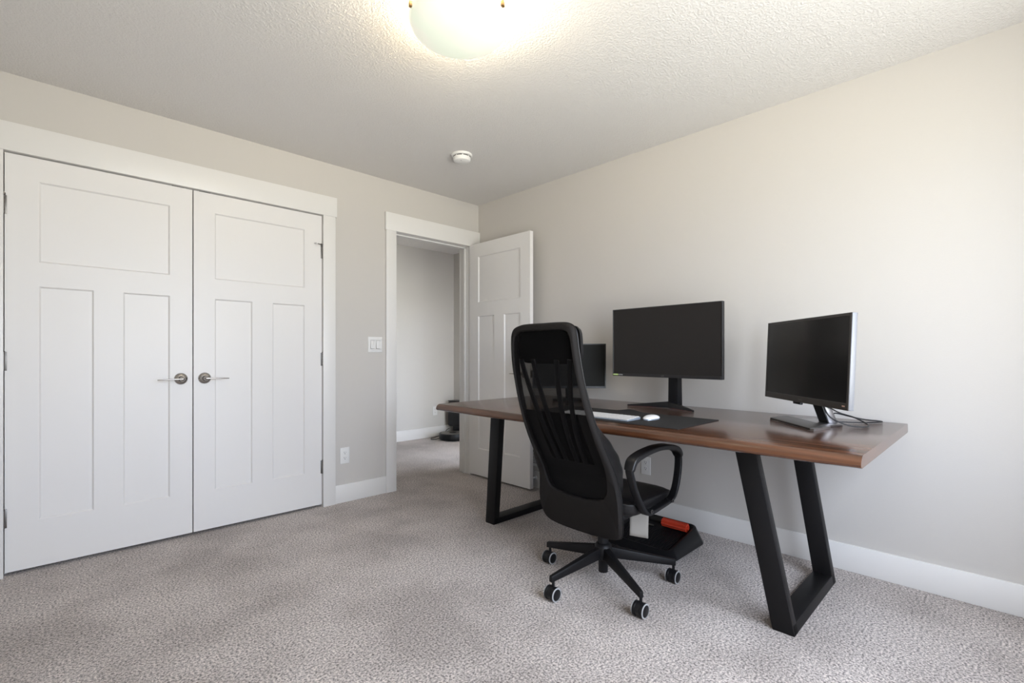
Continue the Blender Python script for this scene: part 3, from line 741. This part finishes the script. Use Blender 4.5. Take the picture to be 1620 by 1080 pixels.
def W3(a, b_, c_):
    p = base3+lx*a+ly*b_; return (p.x, p.y, DT+c_)
bm = B()
tube(bm, [W3(0.035, -0.058, 0.172), W3(0.037, -0.045, 0.150), W3(0.040, -0.02, 0.115), (2.585, 0.575, 0.815), (2.61, 0.555, 0.80), (2.63, 0.54, 0.80), (2.70, 0.46, 0.775), (2.765, 0.405, 0.765), (2.76, 0.40, 0.7615), (2.68, 0.455, 0.7615), (2.62, 0.53, 0.764), (2.60, 0.575, 0.772), W3(-0.055, 0.030, 0.055), W3(-0.060, -0.02, 0.115), W3(-0.060, -0.058, 0.172)], 0.0032)
M3inv = Matrix.Rotation(-ang3, 4, 'Z') @ Matrix.Translation((-base3.x, -base3.y, -DT)); bm.transform(M3inv)
obj('cable', bm, M_cable, m3)
bm = B()
tube(bm, [W3(0.065, -0.058, 0.172), W3(0.066, -0.045, 0.140), W3(0.068, -0.01, 0.09), (2.60, 0.53, 0.808), (2.60, 0.47, 0.79), (2.575, 0.425, 0.772), (2.55, 0.412, 0.7625), (2.51, 0.43, 0.7615), (2.49, 0.475, 0.767), W3(0.085, -0.015, 0.045), W3(0.088, -0.045, 0.10), W3(0.088, -0.058, 0.172)], 0.0032)
bm.transform(M3inv)
obj('cable', bm, M_cable, m3)

# ================================================================== office chair
CX, CY = 1.915, 1.335
chair = thing('office_chair', 'high-backed black mesh office chair on five casters in front of the desk', 'office chair', (CX, CY, 0))
def L(x, y, z): return Vector((x-CX, y-CY, z))
YC = 1.340
prof_x = [(0.20, 1.775), (0.266, 1.752), (0.30, 1.738), (0.35, 1.722), (0.40, 1.714), (0.45, 1.712), (0.50, 1.706), (0.55, 1.691), (0.60, 1.667), (0.65, 1.637), (0.70, 1.608), (0.75, 1.582), (0.80, 1.559), (0.85, 1.539), (0.90, 1.521), (0.95, 1.506), (1.0, 1.493), (1.05, 1.483), (1.10, 1.476), (1.15, 1.472), (1.25, 1.468)]
def xb(z):
    for (z0, a), (z1, b_) in zip(prof_x, prof_x[1:]):
        if z <= z1:
            t_ = max(0, (z-z0)/(z1-z0)); return a+(b_-a)*t_
    return prof_x[-1][1]
outer_h = [(0, 1.198), (.060, 1.1985), (.113, 1.197), (.140, 1.192), (.159, 1.182), (.170, 1.165), (.175, 1.14), (.178, 1.10), (.182, 1.04), (.186, .96), (.192, .87), (.198, .78), (.204, .70), (.208, .63), (.213, .55), (.220, .48), (.224, .42), (.222, .36), (.212, .31), (.19, .284), (.14, .272), (.07, .267), (0, .266)]
inner_h = [(0, 1.170), (.052, 1.170), (.104, 1.169), (.127, 1.165), (.143, 1.157), (.152, 1.142), (.157, 1.12), (.161, 1.08), (.165, 1.02), (.169, .95), (.174, .87), (.179, .78), (.182, .70), (.182, .63), (.178, .575), (.173, .53), (.168, .495), (.159, .475), (.145, .458), (.120, .448), (.09, .441), (.045, .436), (0, .434)]
def dens(h):
    d_ = [p for p in catmull([(a, b_, 0) for a, b_ in h], 3)]
    r_ = [(p.x, p.y) for p in d_]
    return r_+[(-a, b_) for a, b_ in r_[1:-1]][::-1]
OU, IN = dens(outer_h), dens(inner_h)
NP = len(OU)
DEP = 0.040
bm = B(); loops = []
for (oy, oz), (iy, iz) in zip(OU, IN):
    dy, dz = iy-oy, iz-oz; ln = math.hypot(dy, dz); ey, ez = dy/ln, dz/ln
    r_ = min(0.010, ln*0.4)
    low = max(0, min(1, (0.46-oz)/0.12)); D_ = DEP*(1-low*0.15)
    # cross section: (inset along e, depth)
    sec = [(0, 0.016), (0.003, 0.006), (0.010, 0.0), (ln-0.004, -0.001), (ln, 0.006), (ln, D_-0.008), (ln-0.006, D_), (0.010, D_), (0.002, D_-0.006), (0, D_-0.016)]
    lp = []
    for s_, d_ in sec:
        y_, z_ = oy+ey*s_, oz+ez*s_
        lp.append(bm.verts.new(L(xb(z_)+d_, YC+y_, z_)))
    loops.append(lp)
for i in range(NP):
    A, Bq = loops[i], loops[(i+1) % NP]
    for k in range(10): bm.faces.new((A[k], A[(k+1) % 10], Bq[(k+1) % 10], Bq[k]))
bf = obj('backrest_frame', bm, M_fabric, chair, angle=50)
# piping seam around the frame side
bm = B(); path = [L(xb(oz)+0.026, YC+oy*1.003, oz+(0.0015 if oz > 1.18 else 0)) for oy, oz in OU]
sweep(bm, path, lambda i, N: circ(0.0018, 6), closed=True); obj('piping', bm, M_blackleather, bf)

def half_at(z, h):
    """half width of loop h at height z (right side)"""
    best = 0
    for (a, b_), (c_, d_) in zip(h, h[1:]):
        if min(b_, d_) <= z <= max(b_, d_) and abs(b_-d_) > 1e-9:
            best = max(best, a+(c_-a)*(z-b_)/(d_-b_))
    return best
def panel(z0, z1, off, bulge=0.0, nz=36, ns=16, h=inner_h, shrink=0.0):
    bm = B(); g = []
    for j in range(nz+1):
        z_ = z0+(z1-z0)*j/nz; hw = max(half_at(min(max(z_, h[-1][1]+0.002), h[0][1]-0.002), h)-shrink, 0.002)
        row = []
        for i in range(ns+1):
            s_ = -1+2*i/ns
            b_ = bulge(s_, z_) if callable(bulge) else bulge
            row.append(bm.verts.new(L(xb(z_)+off+b_, YC+s_*hw, z_)))
        g.append(row)
    for j in range(nz):
        for i in range(ns): bm.faces.new((g[j][i], g[j][i+1], g[j+1][i+1], g[j+1][i]))
    return bm
obj('back_mesh', panel(0.437, 1.168, 0.006, lambda s, z: 0.006*(1-s*s)), M_net, chair, angle=80)
obj('front_mesh', panel(0.60, 1.168, 0.034, lambda s, z: -0.014*(1-s*s)), M_net, chair, angle=80)
# inner curved stays between the two mesh layers
for sg in (-1, 1):
    for a_, b_ in ((0.135, 0.075), (0.065, 0.03)):
        bm = B(); pts = [L(xb(z_)+0.020, YC+sg*(b_+(a_-b_)*((z_-0.60)/0.45)**1.5), z_) for z_ in (0.60, 0.68, 0.76, 0.84, 0.92, 1.0, 1.05)]
        sweep(bm, catmull(pts, 5), lambda i, N: rrect(0.004, 0.012, 0.003), side=(1, 0, 0)); obj('stay', bm, M_blackplastic, chair)
# padded lower back (front side)
def lumb(s, z):
    t_ = min(max((z-0.40)/0.42, 0), 1)
    k = max(0.0, math.sin(PI*t_))**0.75
    return 0.146*k*(1-0.10*abs(s)**3)+0.004*math.sin(z*95+2*s)*k*abs(s)
bm = B(); g = []; nz, ns = 44, 22
for j in range(nz+1):
    z_ = 0.385+(0.825-0.385)*j/nz; hw = half_at(z_, outer_h)-0.018
    row = []
    for i in range(ns+1):
        s_ = -1+2*i/ns; ed = (1-abs(s_)**12)
        row.append(bm.verts.new(L(xb(z_)+0.036+lumb(s_, z_)*ed, YC+s_*hw, z_)))
    g.append(row)
back = [[bm.verts.new(Vector((v.co.x if i in (0, ns) else 0, v.co.y, v.co.z))) for i, v in enumerate(r_)] for r_ in g]
for r_, q in zip(back, g):
    for i, v in enumerate(r_):
        zz = v.co.z; v.co.x = xb(zz)+0.026-CX
for j in range(nz):
    for i in range(ns):
        bm.faces.new((g[j][i], g[j][i+1], g[j+1][i+1], g[j+1][i])); bm.faces.new((back[j][i], back[j+1][i], back[j+1][i+1], back[j][i+1]))
for j in range(nz):
    bm.faces.new((g[j][0], g[j+1][0], back[j+1][0], back[j][0])); bm.faces.new((g[j][ns], back[j][ns], back[j+1][ns], g[j+1][ns]))
for i in range(ns):
    bm.faces.new((g[0][i], back[0][i], back[0][i+1], g[0][i+1])); bm.faces.new((g[nz][i], g[nz][i+1], back[nz][i+1], back[nz][i]))
obj('lumbar_pad', bm, M_blackleather, chair, angle=60)
# headrest pad
bm = B(); t2 = bmesh.new(); bmesh.ops.create_cube(t2, size=1.0)
bmesh.ops.subdivide_edges(t2, edges=t2.edges[:], cuts=9, use_grid_fill=True)
for v in t2.verts:
    x_, y_, z_ = v.co*2
    def se(p, e): return math.copysign(abs(p)**e, p)
    k = (1-0.10*abs(z_)**6)*(1-0.0*y_); kz = 1-0.12*abs(y_)**6
    zz = 1.112+z_*0.080*kz
    dep_ = (1-0.55*abs(y_)**6)*(1-0.55*abs(z_)**5)
    v.co = L(xb(zz)+0.042+(0.036*dep_ if x_ > 0.9 else (0.018*dep_ if x_ > -0.9 else 0.0))*(1 if x_ > 0.9 else (x_+1)/2*2 if x_ > -0.9 else 0), YC+y_*0.176*k, zz)
merge(bm, t2); obj('headrest', bm, M_blackleather, chair, angle=60)

# seat
bm = B(); t2 = bmesh.new(); bmesh.ops.create_cube(t2, size=1.0); bmesh.ops.subdivide_edges(t2, edges=t2.edges[:], cuts=13, use_grid_fill=True)
for v in t2.verts:
    x_, y_, z_ = v.co*2
    r4 = 1-0.07*abs(x_)**8*abs(y_)**4-0.05*(abs(x_*y_))**6
    kx = (1-0.06*abs(z_)**4); 
    px = 1.975+x_*0.210*kx*r4; py = YC-0.013+y_*0.234*kx*r4*(1-0.05*(x_ > 0)*x_**4)
    if z_ > 0: pz = 0.425+0.030*z_*(1-0.40*abs(x_)**6)*(1-0.40*abs(y_)**6)-0.010*z_*(1-x_*x_)*(1-y_*y_)
    else: pz = 0.425+0.045*z_*(1-0.35*max(x_, 0)**4)
    if x_ > 0.5: pz -= 0.020*(x_-0.5)**2*4
    v.co = L(px, py, pz)
merge(bm, t2); seat = obj('seat', bm, M_blackleather, chair, angle=60)
bm = B(); t2 = bmesh.new(); box(bm, tuple(L(1.80, 1.15, 0.352)), tuple(L(2.12, 1.54, 0.388)), 0.014, 3)
box(bm, tuple(L(1.83, 1.25, 0.285)), tuple(L(2.02, 1.42, 0.356)), 0.015, 3)
hexa(bm, [L(1.80, 1.27, 0.30), L(1.86, 1.27, 0.30), L(1.86, 1.41, 0.30), L(1.80, 1.41, 0.30), L(1.765, 1.25, 0.40), L(1.80, 1.25, 0.40), L(1.80, 1.43, 0.40), L(1.765, 1.43, 0.40)], 0.006)
obj('seat_mechanism', bm, M_blackplastic, chair)
bm = B(); box(bm, tuple(L(1.93, 1.215, 0.232)), tuple(L(1.932, 1.322, 0.352)), 0, 1); 
# paper care label hanging from the seat bottom
bm.free(); bm = B(); gx, gz = 8, 8; gg = []
for j in range(gz+1):
    row = []
    for i in range(gx+1):
        u_ = i/gx; v_ = j/gz
        base = Vector((1.985, 1.236, 0)).lerp(Vector((2.045, 1.170, 0)), u_)
        row.append(bm.verts.new(L(base.x+0.004*math.sin(3*v_+2*u_), base.y, 0.372-(0.150+0.012*u_)*v_)))
    gg.append(row)
for j in range(gz):
    for i in range(gx): bm.faces.new((gg[j][i], gg[j][i+1], gg[j+1][i+1], gg[j+1][i]))
cl = obj('care_label', bm, M_tag, chair, label='cream paper label hanging from the seat')
so = cl.modifiers.new('solid', 'SOLIDIFY'); so.thickness = 0.0006

# armrests
arm_pts = [(1.735, .560), (1.722, .600), (1.745, .633), (1.80, .648), (1.87, .657), (1.945, .660), (2.035, .652), (2.108, .632), (2.140, .600), (2.142, .555), (2.130, .50), (2.105, .445), (2.065, .412), (1.96, .398), (1.862, .392), (1.822, .418), (1.782, .470), (1.752, .520)]
def armrest(yc_, s_):
    bm = B(); path = catmull([L(x, yc_, z) for x, z in arm_pts], 6, True)
    def rg(i, N):
        p = path[i]; top_ = max(0, min(1, (p.z-0.60)/0.03)); hw = 0.017+0.005*top_
        return rrect(hw, 0.0085+0.0015*top_, 0.005)
    sweep(bm, path, rg, side=(0, 1, 0), closed=True)
    a = obj('armrest', bm, M_blackplastic, chair, angle=50)
    bm = B(); pp = [q for q in catmull([L(x, yc_, z+0.0) for x, z in ((1.7215, .597), (1.742, .633), (1.80, .650), (1.87, .659), (1.945, .662), (2.035, .655), (2.112, .634), (2.143, .600))], 6)]
    sweep(bm, pp, lambda i, N: rrect(0.025-0.004*(abs(2*i/(N-1)-1)**6), 0.0115-0.001*(abs(2*i/(N-1)-1)**6), 0.006), side=(0, 1, 0)); obj('arm_pad', bm, M_blackleather, a, angle=50)
    bm = B()
    for x_, z_ in ((1.862, .404), (2.048, .411)):
        cyl(bm, L(x_, yc_-0.021*s_, z_), L(x_, yc_+0.014*s_, z_), 0.0085, seg=18)
    b_ = obj('bolt', bm, M_blackplastic, a)
    bm = B()
    for x_, z_ in ((1.862, .404), (2.048, .411)):
        lathe(bm, [(0.0085, 0), (0.0085, 0.0015), (0.006, 0.0015), (0.006, 0)], 18, Matrix.Translation(L(x_, yc_-0.022*s_, z_)) @ Matrix.Rotation(PI/2*s_, 4, 'X'), cap=False)
    obj('bolt_rim', bm, M_hinge, a)
armrest(1.072, 1); armrest(1.583, -1)

# gas cylinder and hub
bm = B(); cyl(bm, L(CX, CY, 0.16), L(CX, CY, 0.30), 0.025, seg=28); cyl(bm, L(CX, CY, 0.045), L(CX, CY, 0.12), 0.0225, seg=28)
obj('gas_cylinder', bm, M_blackplastic, chair)
bm = B(); lathe(bm, [(0.030, 0.105), (0.040, 0.112), (0.043, 0.135), (0.041, 0.165), (0.034, 0.178), (0.027, 0.182)], 36); hubo = obj('base_hub', bm, M_steel, chair)
cpos = [(1.879, 1.642), (1.603, 1.383), (1.758, 1.045), (2.134, 1.095), (2.150, 1.518)]
for (px, py) in cpos:
    v_ = Vector((px-CX, py-CY, 0)); R_ = v_.length; dr = v_.normalized(); sd = Vector((-dr.y, dr.x, 0))
    a = dr*0.022; e_ = v_*0.985+dr*0.004
    def q(base, w_, z_): return [base-sd*w_+Vector((0, 0, z_)), base+sd*w_+Vector((0, 0, z_))]
    bm = B()
    A0 = a; E0 = v_+dr*0.012
    hexa(bm, [A0-sd*0.020+Vector((0, 0, .116)), E0-sd*0.010+Vector((0, 0, .080)), E0+sd*0.010+Vector((0, 0, .080)), A0+sd*0.020+Vector((0, 0, .116)),
              A0-sd*0.016+Vector((0, 0, .168)), E0-sd*0.009+Vector((0, 0, .108)), E0+sd*0.009+Vector((0, 0, .108)), A0+sd*0.016+Vector((0, 0, .168))], 0.004, 2)
    obj('base_leg', bm, M_steel, chair)
    # caster: twin wheels rolling along x
    cc = Vector((px-CX, py-CY, 0))
    bm = B(); cyl(bm, cc+Vector((0.006, 0, 0.052)), cc+Vector((0.006, 0, 0.082)), 0.0065, seg=14)
    t2 = bmesh.new()
    bmesh.ops.create_cone(t2, cap_ends=True, segments=24, radius1=0.0285, radius2=0.0285, depth=0.020)
    t2.transform(Matrix.Translation(cc+Vector((0, 0, 0.0315))) @ Matrix.Rotation(PI/2, 4, 'X'))
    merge(bm, t2)
    cs = obj('caster', bm, M_blackplastic, chair)
    for s_ in (-1, 1):
        bm = B(); M = Matrix.Translation(cc+Vector((0, s_*0.0115, 0.030))) @ Matrix.Rotation(-s_*PI/2, 4, 'X')
        lathe(bm, [(0.0292, 0), (0.030, 0.001), (0.030, 0.0105), (0.0285, 0.0115)], 32, M); wh = obj('wheel', bm, M_blackplastic, cs)
        bm = B(); lathe(bm, [(0.0285, 0.0117), (0.0293, 0.0117), (0.0300, 0.0135), (0.0270, 0.0150), (0.0245, 0.0150), (0.0240, 0.0117)], 32, M, cap=False); obj('tread_ring', bm, M_greyring, cs, label='light grey ring')
        bm = B(); lathe(bm, [(0.0240, 0.0116), (0.0238, 0.0150), (0.018, 0.0170), (0, 0.0178)], 32, M); obj('hub_cap', bm, M_blackplastic, cs)

# ================================================================== footrest
FX, FY = 2.44, 1.385
fr = thing('footrest', 'black plastic footrest with ribbed tray and orange-red roller on the carpet under the desk', 'footrest', (FX, FY, 0))
TL = Matrix.Translation((0, 0, 0.080)) @ Matrix.Rotation(math.radians(-11), 4, 'Y')
def rr_out(a, b_, r_, n_=8):
    return rrect(a, b_, r_, n_)
bm = B(); secs = [(0.180, 0.215, 0.05, None, 0.022), (0.192, 0.232, 0.05, None, 0.036), (0.192, 0.232, 0.05, None, 0.044), (0.166, 0.204, 0.045, 0.017), (0.158, 0.196, 0.04, 0.021), (0.150, 0.188, 0.035, 0.018), (0.142, 0.180, 0.03, 0.002), (0.136, 0.174, 0.03, -0.004)]
rg_ = [[bm.verts.new((TL @ Vector((p[0], p[1], q_[3]))) if q_[3] is not None else Vector((p[0], p[1], q_[4]))) for p in rr_out(q_[0], q_[1], q_[2])] for q_ in secs]
m_ = len(rg_[0])
for A, Bq in zip(rg_, rg_[1:]):
    for k in range(m_): bm.faces.new((A[k], A[(k+1) % m_], Bq[(k+1) % m_], Bq[k]))
bm.faces.new(rg_[0][::-1]); bm.faces.new(rg_[-1]); obj('tray', bm, M_blackplastic, fr, angle=40)
bm = B()
for k in range(34):
    y_ = -0.158+k*0.0096; box(bm, (-0.125, y_, -0.004), (0.080, y_+0.0045, -0.0015), 0, 1, TL)
obj('ribs', bm, M_blackplastic, fr)
bm = B(); box(bm, (-0.13, -0.17, 0.0), (0.13, -0.14, 0.045), 0.006); box(bm, (-0.13, 0.14, 0.0), (0.13, 0.17, 0.045), 0.006); box(bm, (0.10, -0.16, 0.0), (0.135, 0.16, 0.075), 0.006)
obj('feet', bm, M_blackplastic, fr)
bm = B(); t2 = bmesh.new(); prof = []
for k in range(60):
    a = 2*PI*k/60; r_ = 0.0225+0.0018*math.cos(10*a); prof.append((r_*math.cos(a), r_*math.sin(a)))
M = TL @ Matrix.Translation((0.105, -0.095, 0.022)) @ Matrix.Rotation(PI/2, 4, 'X')
prism(bm, prof, -0.072, 0.072, M=M); cyl(bm, M @ Vector((0, 0, -0.078)), M @ Vector((0, 0, 0.078)), 0.012)
obj('massage_roller', bm, M_orange, fr, label='orange-red ribbed roller')
bm = B(); cyl(bm, TL @ Vector((0.075, 0.02, 0.002)), TL @ Vector((0.075, 0.13, 0.002)), 0.004); obj('axle', bm, M_hinge, fr)

# ================================================================== robot vacuum and dock in the hallway
rv = thing('robot_vacuum', 'round black robot vacuum parked at its dock in the hallway', 'robot vacuum', (3.735, 4.875, 0))
bm = B(); lathe(bm, [(0.155, 0.010), (0.168, 0.018), (0.170, 0.030), (0.170, 0.080), (0.166, 0.088), (0.150, 0.090)], 56); obj('body', bm, M_blackplastic, rv)
bm = B(); lathe(bm, [(0.150, 0.0895), (0.147, 0.092), (0, 0.092)], 56); obj('top_plate', bm, M_robottop, rv)
bm = B(); lathe(bm, [(0.045, 0.092), (0.045, 0.094), (0.038, 0.0955), (0, 0.0955)], 32); obj('button', bm, M_blackplastic, rv)
bm = B()
for sy in (-1, 1): cyl(bm, (0.0, sy*0.11-0.012, 0.030), (0.0, sy*0.11+0.012, 0.030), 0.030)
obj('wheels', bm, M_blackplastic, rv)
dk = thing('vacuum_dock', 'tall black self-emptying dock tower in the hallway corner behind the robot vacuum', 'vacuum dock', (3.935, 5.0, 0))
bm = B(); box(bm, (-0.075, -0.15, 0.135), (0.07, 0.15, 0.455), 0.02, 3); box(bm, (0.01, -0.15, 0.0), (0.07, 0.15, 0.15), 0.01, 3); obj('tower', bm, M_blackplastic, dk)
bm = B(); box(bm, (-0.072, -0.148, 0.455), (0.068, 0.148, 0.470), 0.007, 3); obj('lid', bm, M_blackplastic, dk)
bm = B(); tube(bm, [(3.88, 5.14, 0.10), (3.82, 5.12, 0.085), (3.79, 5.15, 0.03), (3.70, 5.17, 0.006), (3.58, 5.12, 0.006), (3.54, 5.05, 0.006), (3.60, 5.03, 0.006), (3.68, 5.06, 0.006)], 0.004)
tag(obj('dock_cable', bm, M_cable), 'black power cord of the dock lying on the hallway carpet', 'cable')
